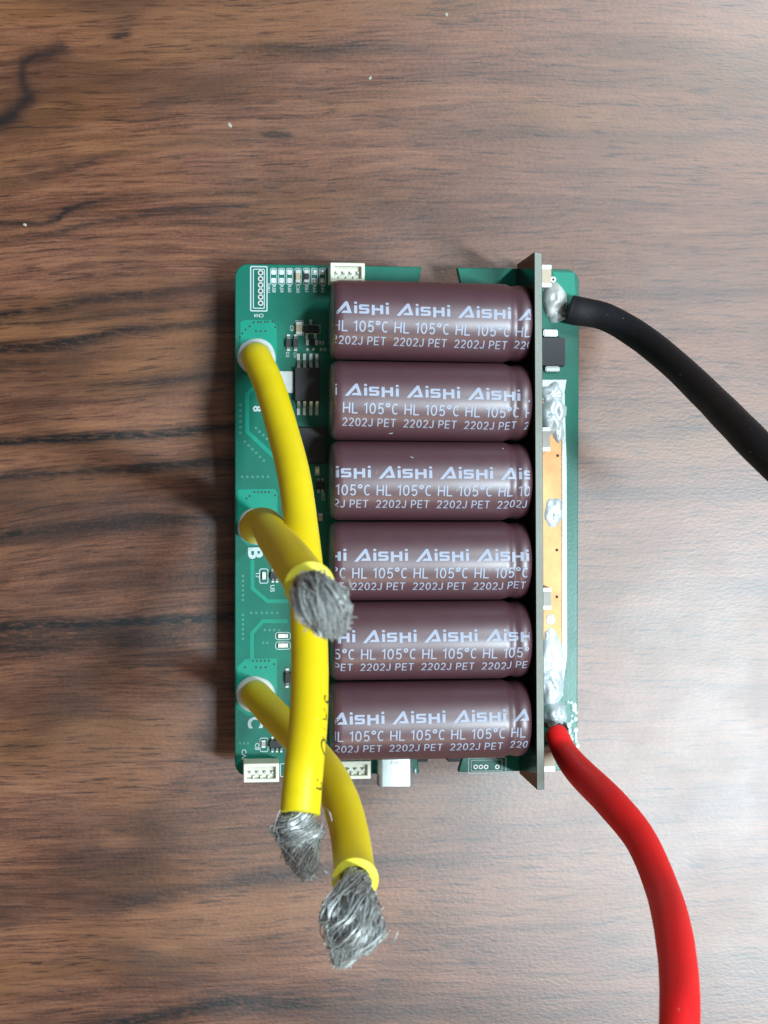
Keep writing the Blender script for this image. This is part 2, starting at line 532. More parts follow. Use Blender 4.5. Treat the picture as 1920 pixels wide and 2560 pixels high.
    for q in (dif, glo, fre):
        L.new(bp.outputs['Normal'], q.inputs['Normal'])
    return m


# ------------------------------------------------------------------ table
mb = MB()
mb.box(-420, -420, -25, 420, 420, 0)
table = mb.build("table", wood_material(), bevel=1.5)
lab(table, "dark brown walnut table top under the green circuit board", "table")

# ------------------------------------------------------------------ the board
root = bpy.data.objects.new("motor_controller_board", None)
COL.objects.link(root)
root.empty_display_size = 0.02
lab(root, "green circuit board with six brown capacitors, three yellow wires, one red and one black wire", "circuit board")

BX0, BX1, BY0, BY1 = -28.85, 28.75, -42.2, 42.2


def board_outline():
    n1a, n1b = at(1046, 690, 0).x, at(1152, 690, 0).x
    n2a, n2b = at(1044, 1915, 0).x, at(1152, 1915, 0).x
    r = 2.2
    P = []

    def arc(cx, cy, a0):
        for k in range(7):
            a = R(a0 + 90 * k / 6)
            P.append((cx + r * math.cos(a), cy + r * math.sin(a)))
    arc(BX1 - r, BY0 + r, -90)
    arc(BX1 - r, BY1 - r, 0)
    P.extend([(n1b - 0.6, BY1), (n1b + 0.6, BY1 - 5.0), (n1a - 0.3, BY1 - 5.0), (n1a + 0.5, BY1)])
    arc(BX0 + r, BY1 - r, 90)
    arc(BX0 + r, BY0 + r, 180)
    P.extend([(n2a + 0.3, BY0), (n2a - 0.4, BY0 + 5.0), (n2b + 1.0, BY0 + 5.0), (n2b - 0.4, BY0)])
    return P


mb = MB()
mb.prism(board_outline(), ZP - 1.6, ZP)
pcb = mb.build("printed_circuit_board", M['mask'], root, bevel=0.12, seg=1)
mb = MB()
mb.box(-24, -37, 0.02, 24, 37, ZP - 1.62)
mb.build("heat_sink", M['sink'], root, bevel=0.5)


def pour(name, poly, h=0.035, mt_='pour'):
    m_ = MB()
    m_.prism([(p.x, p.y) for p in (at(u, v, 0) for u, v in poly)], ZP, ZP + h)
    return m_.build(name, M[mt_], root)


# copper areas under the mask
pour("copper_pour", [(601, 806), (612, 800), (678, 800), (692, 815), (692, 905), (705, 935), (700, 946), (660, 950), (601, 915)])
pour("copper_pour", [(594, 1224), (686, 1222), (694, 1232), (694, 1300), (690, 1360), (620, 1365), (594, 1340)])
pour("copper_pour", [(593, 1668), (612, 1648), (692, 1646), (692, 1740), (700, 1780), (620, 1790), (593, 1770)])
pour("copper_pour", [(1262, 672), (1285, 672), (1290, 716), (1240, 716)], 0.03)
pour("copper_pour", [(1382, 680), (1436, 682), (1440, 760), (1400, 730)], 0.03)


def trace(pts, w=9.5):
    P = [at(u, v, 0) for u, v in pts]
    m_ = MB()
    left, right = [], []
    hw = w / 15.13 / 2
    for i, p in enumerate(P):
        a, b = P[max(0, i - 1)], P[min(len(P) - 1, i + 1)]
        d1 = (p - a).normalized() if i > 0 else (b - p).normalized()
        d2 = (b - p).normalized() if i < len(P) - 1 else d1
        t = (d1 + d2).normalized()
        n = Vector((-t.y, t.x, 0))
        k = hw / max(0.4, t.dot(d1))
        left.append(p + n * k); right.append(p - n * k)
    for i in range(len(P) - 1):
        q = [right[i], right[i + 1], left[i + 1], left[i]]
        m_.prism([(p.x, p.y) for p in q], ZP, ZP + 0.045)
    b = m_.bm()
    bmesh.ops.remove_doubles(b, verts=b.verts, dist=1e-7)
    me = bpy.data.meshes.new("copper_trace")
    b.to_mesh(me); b.free()
    me.materials.append(M['pour'])
    return link("copper_trace", me, root)


trace([(640, 962), (618, 985), (618, 1079), (690, 1147)], 10)
trace([(631, 1400), (631, 1470), (669, 1503), (720, 1503)])
trace([(720, 1553), (657, 1553), (630, 1583), (630, 1648)])

# drilled vias: many little rings
mb = MB()
via = []
via += [(607, 1440 + 12 * k) for k in range(6)] + [(607, 1537 + 12 * k) for k in range(6)]
via += [(605 + 13 * k, 1192) for k in range(6)] + [(628 + 13 * k, 1532) for k in range(6)] + [(662 + 12 * k, 1575) for k in range(4)]
via += [(601, 1012 + 14 * k) for k in range(6)] + [(612 + 9.5 * k, 1104 + 9.5 * k) for k in range(6)]
via += [(640 + 9 * k, 1070 + 9 * k) for k in range(4)] + [(658 + 10 * k, 1607) for k in range(2)] + [(600 + 10 * k, 1858) for k in range(3)]
for u, v in via:
    p = at(u, v, 0)
    mb.lathe([(0, 0.21), (0.05, 0.21), (0.05, 0.10), (0.02, 0.09)], (p.x, p.y, ZP), n=8, caps=False)
lab(mb.build("via_rings", M['via'], root), kind="stuff")
mb = MB()
dots = [(634 + 9 * k + 2 * (k % 2), 806 - 0.4 * k) for k in range(6)] + [(614, 824), (624, 816), (606, 833), (600, 843), (688, 818), (640 + 0, 828), (652, 828), (664, 828)]
dots += [(636 + 9 * k, 1230) for k in range(5)] + [(616, 1246), (624, 1240), (688, 1238)]
dots += [(632 + 10 * k, 1652) for k in range(5)] + [(612, 1668), (640, 1668), (652, 1669), (664, 1668), (685, 1660)]
for u, v in dots:
    p = at(u, v, 0)
    mb.lathe([(0, 0.17), (0.055, 0.17)], (p.x, p.y, ZP), n=8)
lab(mb.build("drill_holes", M['hole'], root), kind="stuff")

# ------------------------------------------------------------------ lettering
_text = {}


def text_geo(body, bold=0.0):
    key = (body, bold)
    if key not in _text:
        c = bpy.data.curves.new("t", 'FONT')
        c.body = body
        c.offset = bold
        c.resolution_u = 3
        o = bpy.data.objects.new("t", c)
        me = bpy.data.meshes.new_from_object(o)
        V = [tuple(v.co) for v in me.vertices]
        F = [tuple(p.vertices) for p in me.polygons]
        bpy.data.objects.remove(o)
        bpy.data.meshes.remove(me)
        bpy.data.curves.remove(c)
        xs = [v[0] for v in V]; ys = [v[1] for v in V]
        _text[key] = (V, F, min(xs), max(xs), min(ys), max(ys))
    return _text[key]


def board_text(body, u, v, h_px, rot=0, name="silkscreen_text", bold=0.02, w_px=None):
    """flat print on the board, centred on (u, v); h_px = letter height in photo pixels"""
    V, F, x0, x1, y0, y1 = text_geo(body, bold)
    p = at(u, v, 0)
    k = h_px / 15.13 / (y1 - y0)
    kx = k if w_px is None else w_px / 15.13 / (x1 - x0)
    c, s = math.cos(R(rot)), math.sin(R(rot))
    m_ = MB()
    P = []
    for a, b, _ in V:
        a, b = (a - (x0 + x1) / 2) * kx, (b - (y0 + y1) / 2) * k
        P.append((p.x + a * c - b * s, p.y + a * s + b * c, ZP + 0.075))
    m_.add(P, F)
    return m_.build(name, M['silk'], root)


def silk_frame(u0, v0, u1, v1, w=2.2, r=0.25, name="silkscreen_outline"):
    x0, y0, x1, y1 = pxbox(u0, v0, u1, v1, 0)
    t = w / 15.13
    A = rrect(x0, y0, x1, y1, r + t)
    B = rrect(x0 + t, y0 + t, x1 - t, y1 - t, r)
    n = len(A)
    m_ = MB()
    m_.add([(x, y, ZP + 0.06) for x, y in A] + [(x, y, ZP + 0.06) for x, y in B],
           [(i, (i + 1) % n, n + (i + 1) % n, n + i) for i in range(n)])
    return m_.build(name, M['silk'], root)


board_text("B", 639, 1383, 38, -90, bold=0.035, w_px=29).name
board_text("C", 639, 1806, 40, -90, bold=0.035, w_px=29)
board_text("CN4", 647, 789, 9, 180)
board_text("CAN", 610, 1890, 12, -90)
board_text("HALL", 672, 722, 8, -90)
for u, b in ((685, "R58"), (704, "R59"), (724, "R60"), (745, "C60"), (767, "R61"), (787, "R63"), (807, "R64")):
    board_text(b, u, 722, 9, -90)
board_text("17", 644, 1439, 11, -90)
board_text("U5", 681, 1471, 11, -90)
board_text("C8", 643, 1866, 11, -90)
board_text("C9", 729, 821, 9, -90)
board_text("D2", 719, 887, 8, -90)
board_text("D3", 738, 888, 8, -90)
board_text("R3", 804, 857, 9, 0)
board_text("R15", 808, 874, 8, 0)
board_text("8", 643, 1022, 22, -90, bold=0.03)

# ring holes of the two empty pin headers
silk_frame(625, 665, 669, 779, 3.2, 0.05)
silk_frame(632, 672, 662, 772, 2.6, 0.05)


def ring_hole(u, v, ro=0.46, ri=0.24, name="pin_hole"):
    p = at(u, v, 0)
    m_ = MB()
    m_.lathe([(0.02, ri - 0.02), (0.09, ri), (0.09, ro), (0.0, ro)], (p.x, p.y, ZP), n=14, caps=False)
    o = m_.build(name, M['tin'], root)
    m_ = MB()
    m_.lathe([(0.0, ri), (0.03, ri)], (p.x, p.y, ZP), n=14)
    m_.build("drill_bore", M['hole'], o)
    return o


for k in range(6):
    ring_hole(651.5, 682 + 15.2 * k)
silk_frame(1170, 1893, 1266, 1934, 2.6, 0.05)
silk_frame(1177, 1899, 1256, 1928, 2.0, 0.05)
for u in (1189, 1202, 1215, 1243):
    ring_hole(u, 1917, 0.40, 0.20)
ring_hole(1383, 699, 0.50, 0.22)
silk_frame(700, 1908, 722, 1942, 2.2, 0.05)


# ------------------------------------------------------------------ small parts on the board
def pad(u0, v0, u1, v1, name="solder_pad", h=0.06, mt_='dull_solder', parent=None):
    x0, y0, x1, y1 = pxbox(u0, v0, u1, v1, 0)
    m_ = MB()
    m_.prism(rrect(x0, y0, x1, y1, min(x1 - x0, y1 - y0) * 0.25, 3), ZP, ZP + h)
    return m_.build(name, M[mt_], parent or root)


def blob(u, v, rx, ry, h, name="solder_joint", mt_='solder', lump=0.25, seed=0, z0=0.0, n=18, rings=7, parent=None, pw=0.6):
    """lumpy half drop on the board; rx, ry in mm"""
    p = at(u, v, z0)
    m_ = MB()
    V = [(p.x, p.y, ZP + z0 + h)]
    F = []
    for i in range(1, rings + 1):
        t = i / rings
        for k in range(n):
            a = 2 * math.pi * k / n
            q = Vector((math.cos(a) * t, math.sin(a) * t, 0))
            w = 1 + lump * (noise.noise(Vector((q.x * 1.6 + seed * 3.1, q.y * 1.6, seed))) )
            z = h * max(0.0, 1 - t * t) ** pw
            z *= 1 + lump * 1.6 * noise.noise(Vector((q.x * 2.3, q.y * 2.3 + seed * 1.7, seed + 5.0)))
            V.append((p.x + q.x * rx * w, p.y + q.y * ry * w, ZP + z0 + max(0.0, z) - (0.02 if i == rings else 0)))
    for k in range(n):
        F.append((0, 1 + k, 1 + (k + 1) % n))
    for i in range(rings - 1):
        for k in range(n):
            a, b = 1 + i * n + k, 1 + i * n + (k + 1) % n
            F.append((a, a + n, b + n, b))
    m_.add(V, F)
    return m_.build(name, M[mt_], parent or root, sharp=80)


def two_end(u0, v0, u1, v1, h, body='mlcc', name="ceramic_capacitor", end=0.24, vertical=True):
    """chip component: body with two metal ends"""
    x0, y0, x1, y1 = pxbox(u0, v0, u1, v1, h)
    m_ = MB()
    e = (y1 - y0) * end if vertical else (x1 - x0) * end
    g = 0.04
    if vertical:
        m_.box(x0 + g, y0 + e, ZP + 0.02, x1 - g, y1 - e, ZP + h - g)
    else:
        m_.box(x0 + e, y0 + g, ZP + 0.02, x1 - e, y1 - g, ZP + h - g)
    o = m_.build(name, M[body], root, bevel=0.05)
    for s in (0, 1):
        m_ = MB()
        if vertical:
            a, b = (y0, y0 + e) if s == 0 else (y1 - e, y1)
            m_.box(x0, a, ZP + 0.01, x1, b, ZP + h)
        else:
            a, b = (x0, x0 + e) if s == 0 else (x1 - e, x1)
            m_.box(a, y0, ZP + 0.01, b, y1, ZP + h)
        m_.build("end_terminal", M['tin'], o, bevel=0.07)
    return o


# row of resistor footprints along the top edge
for i, u in enumerate((684, 704, 724, 745, 766, 786, 806)):
    silk_frame(u - 8.5, 670, u + 8.5, 712, 1.6, 0.2)
    pad(u - 6, 674, u + 6, 687)
    pad(u - 6, 695, u + 6, 708)
    if i in (3, 4):
        two_end(u - 6, 676, u + 6, 706, 0.7, 'mlcc' if i == 3 else 'chip', "ceramic_capacitor" if i == 3 else "chip_resistor")
    if i in (5, 6):
        blob(u, 680, 0.36, 0.40, 0.35, seed=i, lump=0.1)
        blob(u, 702, 0.36, 0.40, 0.35, seed=i + 3, lump=0.1)

two_end(740, 804, 756, 836, 0.9)
silk_frame(737, 801, 759, 839, 1.6, 0.2)


def small_chip(u0, v0, u1, v1, h, pins, name="small_chip", pw=7, ph=12):
    x0, y0, x1, y1 = pxbox(u0, v0, u1, v1, h)
    m_ = MB()
    m_.box(x0, y0, ZP + 0.1, x1, y1, ZP + h, taper=0.08)
    o = m_.build(name, M['chip'], root, bevel=0.05)
    cy = (v0 + v1) / 2
    for u, v in pins:
        a0, b0, a1, b1 = pxbox(u - pw / 2, v - ph / 2, u + pw / 2, v + ph / 2, 0.1)
        m_ = MB()
        far, near = (b1, b0) if v < cy else (b0, b1)   # tip is the outer end
        mid_ = (far + near) / 2
        zb = ZP + 0.06
        ys = [far, mid_, near, near + (near - far) * 0.12]
        zs = [0.22, 0.22, h * 0.55, h * 0.55]
        for i in range(3):
            V = [(a0, ys[i], zb), (a1, ys[i], zb), (a1, ys[i + 1], zb + zs[i + 1] - 0.18), (a0, ys[i + 1], zb + zs[i + 1] - 0.18),
                 (a0, ys[i], zb + zs[i]), (a1, ys[i], zb + zs[i]), (a1, ys[i + 1], zb + zs[i + 1]), (a0, ys[i + 1], zb + zs[i + 1])]
            m_.add(V, [(0, 1, 2, 3), (4, 5, 6, 7), (0, 1, 5, 4), (2, 3, 7, 6), (0, 3, 7, 4), (1, 2, 6, 5)])
        m_.build("pin", M['tin'], o, bevel=0.03, seg=1)
    return o


small_chip(761, 815, 797, 831, 1.0, [(777, 805), (767, 841), (788, 841)])
silk_frame(758, 812, 801, 834, 1.4, 0.1)
for u in (721, 739):
    small_chip(u - 7, 846, u + 7, 868, 0.9, [(u, 841), (u, 873)], "small_diode", pw=9, ph=10)
two_end(765, 848, 795, 863, 0.6, 'chip', "chip_resistor", vertical=False)
blob(769, 873, 0.32, 0.30, 0.25, seed=2); blob(784, 873, 0.28, 0.26, 0.2, seed=3)
small_chip(737, 918, 800, 1003, 1.7, [(u, 901) for u in (746, 761, 777, 792)] + [(u, 1021) for u in (746, 761, 777, 792)], "driver_chip", pw=8, ph=34)
x0, y0, x1, y1 = pxbox(690, 928, 733, 982, 0.5)
mb = MB(); mb.box(x0, y0, ZP, x1, y1, ZP + 0.5)
mb.build("metal_tab", M['dull_solder'], root, bevel=0.08)
x0, y0, x1, y1 = pxbox(716, 1068, 817, 1160, 1.4)
mb = MB(); mb.box(x0, y0, ZP + 0.1, x1, y1, ZP + 1.4, taper=0.1)
mb.build("microcontroller_chip", M['chip'], root, bevel=0.08)
two_end(788, 1166, 799, 1188, 0.6, 'led', "ceramic_capacitor")
two_end(770, 1246, 780, 1262, 0.5, 'led', "ceramic_capacitor")
small_chip(790, 1204, 812, 1224, 0.9, [(796, 1200), (806, 1200), (796, 1228), (806, 1228)], pw=6, ph=8)
two_end(796, 1284, 807, 1302, 0.6, 'mlcc', "ceramic_capacitor")
two_end(776, 1290, 786, 1308, 0.6, 'chip', "chip_resistor")
board_text("R21", 808, 1242, 9, -90)
two_end(655, 1430, 665, 1449, 0.6, 'led', "ceramic_capacitor")
silk_frame(648, 1421, 671, 1459, 2.2, 0.25)
small_chip(675, 1431, 693, 1447, 0.9, [(682, 1426), (682, 1452), (692, 1452)], pw=7, ph=9)
for v in (1590, 1614):
    two_end(695, v - 5.5, 720, v + 5.5, 0.6, 'led', "indicator_light", vertical=False)
    silk_frame(688, v - 10, 727, v + 10, 2.0, 0.35)
two_end(653, 1851, 664, 1870, 0.6, 'mlcc_grey', "ceramic_capacitor")
silk_frame(649, 1844, 671, 1880, 2.2, 0.25)
small_chip(673, 1851, 704, 1870, 1.0, [(681, 1846), (692, 1846), (703, 1846), (681, 1876), (692, 1876), (703, 1876)], pw=6, ph=10)
small_chip(712, 1682, 730, 1708, 1.0, [(718, 1676), (718, 1714)], "small_diode", pw=9, ph=11)
for u, v, r in ((676, 1828, 0.3), (682, 1834, 0.22), (712, 1864, 0.3), (809, 1860, 0.35)):
    blob(u, v, r, r, r * 0.9, seed=u, lump=0.1)


def header_socket(u0, v0, u1, v1, h, npins, label=None):
    """white top-entry socket: open shell with pins standing inside"""
    x0, y0, x1, y1 = pxbox(u0, v0, u1, v1, h)
    t = 0.55
    m_ = MB()
    A = [(x0, y0), (x1, y0), (x1, y1), (x0, y1)]
    B = [(x0 + t, y0 + t), (x1 - t, y0 + t), (x1 - t, y1 - t), (x0 + t, y1 - t)]
    z0, z1, zf = ZP, ZP + h, ZP + 3.9
    V = [(x, y, z0) for x, y in A] + [(x, y, z1) for x, y in A] + [(x, y, z1) for x, y in B] + [(x, y, zf) for x, y in B]
    F = [(3, 2, 1, 0), (12, 13, 14, 15)]
    for i in range(4):
        j = (i + 1) % 4
        F += [(i, j, 4 + j, 4 + i), (4 + i, 4 + j, 8 + j, 8 + i), (8 + i, 8 + j, 12 + j, 12 + i)]
    m_.add(V, F)
    o = m_.build("wire_socket", M['jst'], root, bevel=0.1, seg=1)
    if label: o['label'] = label
    for k in range(npins):
        px_ = x0 + (x1 - x0) * (k + 0.9) / (npins + 0.8)
        py_ = (y0 + y1) / 2
        m_ = MB()
        m_.box(px_ - 0.22, py_ - 0.22, zf - 0.02, px_ + 0.22, py_ + 0.22, z1 - 0.35, taper=0.05)
        m_.build("pin", M['tin'], o, bevel=0.05, seg=1)
    for k in range(npins - 1):
        px_ = x0 + (x1 - x0) * (k + 1.4) / (npins + 0.8)
        m_ = MB()
        m_.box(px_ - 0.18, y0 + t - 0.05, zf - 0.01, px_ + 0.18, y0 + t + 0.45, z1 - 0.5)
        m_.build("key_rib", M['jst'], o)
    return o


header_socket(826, 657, 912, 705, 5.0, 4, "cream socket at the top edge beside the first capacitor")
header_socket(609, 1909, 698, 1956, 5.0, 4, "cream socket at the lower left corner")
header_socket(836, 1903, 927, 1948, 5.0, 4, "cream socket half behind the yellow wire")

# USB port: folded steel shell with rounded edges
x0, y0, x1, y1 = pxbox(946, 1893, 1032, 1966, 3.3)
mb = MB()
A = rrect(x0, ZP + 0.05, x1, ZP + 3.3, 0.75, 5)
n = len(A)
V = [(a, y0, b) for a, b in A] + [(a, y1 + 3.5, b) for a, b in A]
cx_, cz_ = (x0 + x1) / 2, ZP + 1.67
B = [(cx_ + (a - cx_) * 0.93, cz_ + (b - cz_) * 0.84) for a, b in A]
V += [(a, y0, b) for a, b in B] + [(a, y0 + 4.5, b) for a, b in B]
F = [tuple(range(n, 2 * n)), tuple(reversed(range(3 * n, 4 * n)))]
for i in range(n):
    j = (i + 1) % n
    F += [(i, j, n + j, n + i), (i, j, 2 * n + j, 2 * n + i), (2 * n + i, 2 * n + j, 3 * n + j, 3 * n + i)]
mb.add(V, F)
usb = mb.build("usb_port", M['steel'], root)
lab(usb, "silver socket shell overhanging the bottom edge")
for u in (964, 1012):
    a = at(u, 1896, 3.3)
    mb = MB(); mb.prism(rrect(a.x - 0.42, a.y - 0.12, a.x + 0.42, a.y + 0.5, 0.12, 3), ZP + 3.25, ZP + 3.32)
    mb.build("shell_slot", M['hole'], usb)
a = at(987, 1907, 3.3)
mb = MB()
mb.prism([(a.x - 0.75, a.y - 0.2), (a.x - 0.1, a.y - 0.2), (a.x - 0.42, a.y + 0.35)], ZP + 3.25, ZP + 3.42)
mb.box(a.x + 0.05, a.y - 0.18, ZP + 3.25, a.x + 0.65, a.y + 0.1, ZP + 3.42)
mb.build("embossed_mark", M['steel'], usb, bevel=0.05, seg=1)
mb = MB()
mb.box(x0 + 0.9, y0 + 0.6, ZP + 1.35, x1 - 0.9, y0 + 4.4, ZP + 2.0)
mb.build("contact_tongue", M['chip'], usb, bevel=0.1)
for u in (1054, 1134):
    x0, y0, x1, y1 = pxbox(u - 14, 1880, u + 16, 1905, -0.2)
    mb = MB(); mb.box(x0, y0, ZP - 4.5, x1, y1, ZP - 0.2)
    mb.build("transistor_body", M['chip'], root, bevel=0.1)
blob(1038, 1926, 0.25, 0.6, 0.3, seed=4)

# ------------------------------------------------------------------ riser board behind the capacitors
HT = 14.3
TL, BLp = at(1336, 629, HT), at(1342, 1974.5, HT)
TR, BRp = at(1355, 633, HT), at(1361, 1974, HT)
mb = MB()
Q = [(BLp.x, BLp.y), (BRp.x, BRp.y), (TR.x, TR.y), (TL.x, TL.y)]
mb.prism(Q, ZP + 0.02, ZP + HT, 1)
mb.m[-4:] = [1, 1, 1, 1]
mb.m[-1] = 0
mb.m[-3] = 0
riser = mb.build("riser_board", [M['black_mask'], M['fr4']], root, bevel=0.06, seg=1)
lab(riser, "black upright board with pale edge")
PX = (TL.x + BLp.x) / 2        # its left face

# ------------------------------------------------------------------ capacitors
CR = 6.365
CZ = ZP + 8.0
CY = [at(830, v, 8.0).y for v in (0, )]
cy_top = at(1075, 803, 8.0).y      # axis of the first and of the last
cy_bot = at(1075, 1798, 8.0).y
pitch = (cy_top - cy_bot) / 5
CX0 = at(826, 1250, 8.0).x
CL = at(1317, 1250, 8.0).x - CX0


def sleeve_r(a):
    """radius of the sleeve at distance a from the left end"""
    P = [(0.0, 5.35), (0.12, 5.75), (0.45, 6.1), (1.0, 6.32), (1.6, CR), (CL - 4.6, CR), (CL - 4.0, 6.30), (CL - 3.4, 6.08), (CL - 2.95, 5.98), (CL - 2.5, 6.07), (CL - 1.9, 6.2),
         (CL - 1.2, 6.16), (CL - 0.6, 5.95), (CL - 0.25, 5.6), (CL - 0.05, 5.0)]
    if a <= 0: return P[0][1]
    for (a0, r0), (a1, r1) in zip(P, P[1:]):
        if a <= a1:
            return r0 + (r1 - r0) * (a - a0) / (a1 - a0)
    return P[-1][1]


_prof = sorted(set([0.0, 0.05, 0.12, 0.25, 0.45, 0.7, 1.0, 1.6, 8, 16, CL - 4.6, CL - 4.3, CL - 4.0, CL - 3.7, CL - 3.4, CL - 3.2, CL - 2.95, CL - 2.7, CL - 2.5, CL - 2.2, CL - 1.9,
                    CL - 1.5, CL - 1.2, CL - 0.9, CL - 0.6, CL - 0.4, CL - 0.25, CL - 0.15, CL - 0.05]))
mb = MB()
mb.lathe([(0.25, 4.4), (0.04, 4.75)] + [(a, sleeve_r(a)) for a in _prof] + [(CL + 0.0, 4.7)], (0, 0, 0), 'x', n=72)
sleeve_proto = mb

# the logo as thick letter strokes (unit height), then two lines of type
LOGO = [[(0, -.08), (.26, -.08), (.86, .74), (.84, 1.04), (.76, 1.04)],
        [(.80, 1.04), (.92, 1.04), (1.20, .0), (.95, .0), (.80, .66)],
        [(.46, .0), (1.0, .0), (1.0, .2), (.60, .2)],
        [(1.36, 0), (1.58, 0), (1.58, .70), (1.36, .70)],
        [(1.35, .93), (1.40, .83), (1.54, .83), (1.59, .93), (1.54, 1.04), (1.40, 1.04)],
        [(1.72, 0), (2.30, 0), (2.42, .07), (2.42, .19), (1.72, .19)],
        [(2.22, .15), (2.44, .15), (2.44, .40), (2.36, .48), (2.22, .48)],
        [(1.74, .32), (2.36, .32), (2.36, .50), (1.74, .50)],
        [(1.70, .40), (1.92, .40), (1.92, .68), (1.78, .78), (1.70, .70)],
        [(1.78, .62), (2.42, .62), (2.42, .80), (1.78, .80)],
        [(2.60, -.10), (2.82, -.10), (2.82, .80), (2.60, .80)],
        [(2.78, .30), (3.24, .30), (3.24, .50), (2.78, .50)],
        [(3.20, 0), (3.42, 0), (3.42, .80), (3.20, .80)],
        [(3.60, 0), (3.82, 0), (3.82, .70), (3.60, .70)],
        [(3.59, .93), (3.64, .83), (3.78, .83), (3.83, .93), (3.78, 1.04), (3.64, 1.04)]]
PITCH = 9.72                   # the print repeats every 9.7 mm


# plain sans letters as pen strokes: (width, [polylines]), unit height
def _arc(cx, cy, rx, ry, a0, a1, n=9):
    return [(cx + rx * math.cos(R(a0 + (a1 - a0) * k / n)), cy + ry * math.sin(R(a0 + (a1 - a0) * k / n))) for k in range(n + 1)]


PEN = {
    'H': (.62, [[(.05, 0), (.05, 1)], [(.57, 0), (.57, 1)], [(.05, .5), (.57, .5)]]),
    'L': (.50, [[(.05, 1), (.05, .02), (.50, .02)]]),
    '1': (.36, [[(.06, .78), (.28, .97), (.28, 0)]]),
    '0': (.56, [_arc(.28, .5, .23, .47, 90, 450, 18)]),
    '5': (.54, [[(.48, .97), (.13, .97), (.08, .50)] + _arc(.27, .31, .21, .29, 130, -150, 11)]),
    '\u00b0': (.36, [_arc(.18, .86, .14, .15, 90, 450, 14)]),
    'C': (.58, [_arc(.31, .5, .25, .47, 50, 310, 14)]),
    '2': (.54, [_arc(.26, .70, .21, .27, 165, -30, 9) + [(.06, .03), (.50, .03)]]),
    'J': (.50, [[(.38, 1), (.38, .28)] + _arc(.20, .26, .18, .24, 0, -170, 8)]),
    'P': (.56, [[(.05, 0), (.05, .97), (.30, .97)] + _arc(.30, .72, .20, .25, 90, -90, 8) + [(.05, .47)]]),
    'E': (.54, [[(.52, .97), (.05, .97), (.05, .03), (.52, .03)], [(.05, .51), (.47, .51)]]),
    'T': (.56, [[(.0, .97), (.56, .97)], [(.28, .97), (.28, 0)]]),
    ' ': (.16, []),
}


def pen_text(body, height, width, pen):
    """quads of pen strokes in mm, scaled to height x width"""
    adv, out = 0.0, []
    total = sum(PEN[c][0] + .17 for c in body) - .17
    k = width / total
    for c in body:
        w, lines = PEN[c]
        for ln in lines:
            P = [Vector(((adv + x) * k, y * height)) for x, y in ln]
            n = len(P)
            Lf, Rt = [], []
            for i, p in enumerate(P):
                closed = (P[0] - P[-1]).length < 1e-4
                a = P[i - 1] if i > 0 else (P[-2] if closed else p)
                b = P[i + 1] if i < n - 1 else (P[1] if closed else p)
                d1 = (p - a).normalized() if (p - a).length > 1e-6 else (b - p).normalized()
                d2 = (b - p).normalized() if (b - p).length > 1e-6 else d1
                t = (d1 + d2).normalized()
                nn = Vector((-t.y, t.x))
                q = pen / 2 / max(0.55, t.dot(d1))
                Lf.append(p + nn * q); Rt.append(p - nn * q)
            for i in range(n - 1):
                out.append([Rt[i], Rt[i + 1], Lf[i + 1], Lf[i]])
        adv += w + .17
    return out


def print_geo(off, sk=0.0):
    """print wrapped on the sleeve; off = position of a logo's left edge from the left end"""
    b = bmesh.new()

    def poly(P, z):
        vs = [b.verts.new((x, y, z)) for x, y in P]
        b.faces.new(vs)
    k0 = -2
    lines = (("HL 105\u00b0C", -2.5, 1.66, 8.75, 0.22), ("2202J PET", -4.78, 1.46, 8.45, 0.19))
    for k in range(k0, 5):
        x0 = off + k * PITCH
        if x0 > CL or x0 + PITCH < 0:
            continue
        for i, pl in enumerate(LOGO):
            poly([(x0 + x * 8.55 / 3.83, 0.30 + y * 1.82 + sk * (x0 + x * 2.2 - 15)) for x, y in pl], 0.030 + 0.0022 * i)
        for body, yb, hh, ww, pen in lines:
            for j, q in enumerate(pen_text(body, hh, ww, pen)):
                poly([(x0 - 0.25 + p.x, yb + p.y + sk * (x0 + p.x - 15)) for p in q], 0.030 + 0.0004 * (j % 40))
    for i in range(-12, 6):
        g = list(b.verts) + list(b.edges) + list(b.faces)
        bmesh.ops.bisect_plane(b, geom=g, plane_co=(0, i * 0.42, 0), plane_no=(0, 1, 0))
    for xx in (1.0, CL - 4.3, CL - 3.7, CL - 3.3, CL - 2.95, CL - 2.6, CL - 2.2, CL - 1.8, CL - 1.2):
        g = list(b.verts) + list(b.edges) + list(b.faces)
        bmesh.ops.bisect_plane(b, geom=g, plane_co=(xx, 0, 0), plane_no=(1, 0, 0))
    for xx, nx in ((0.35, -1), (CL - 0.75, 1)):
        g = list(b.verts) + list(b.edges) + list(b.faces)
        bmesh.ops.bisect_plane(b, geom=g, plane_co=(xx, 0, 0), plane_no=(nx, 0, 0), clear_outer=True)
    for v in b.verts:
        x, y, z = v.co
        ph = y / CR
        r = sleeve_r(x) + z
        v.co = (x * S, r * math.sin(ph) * S, r * math.cos(ph) * S)
    me = bpy.data.meshes.new("printed_text")
    b.normal_update()
    b.to_mesh(me)
    b.free()
    me.materials.append(M['print'])
    return me


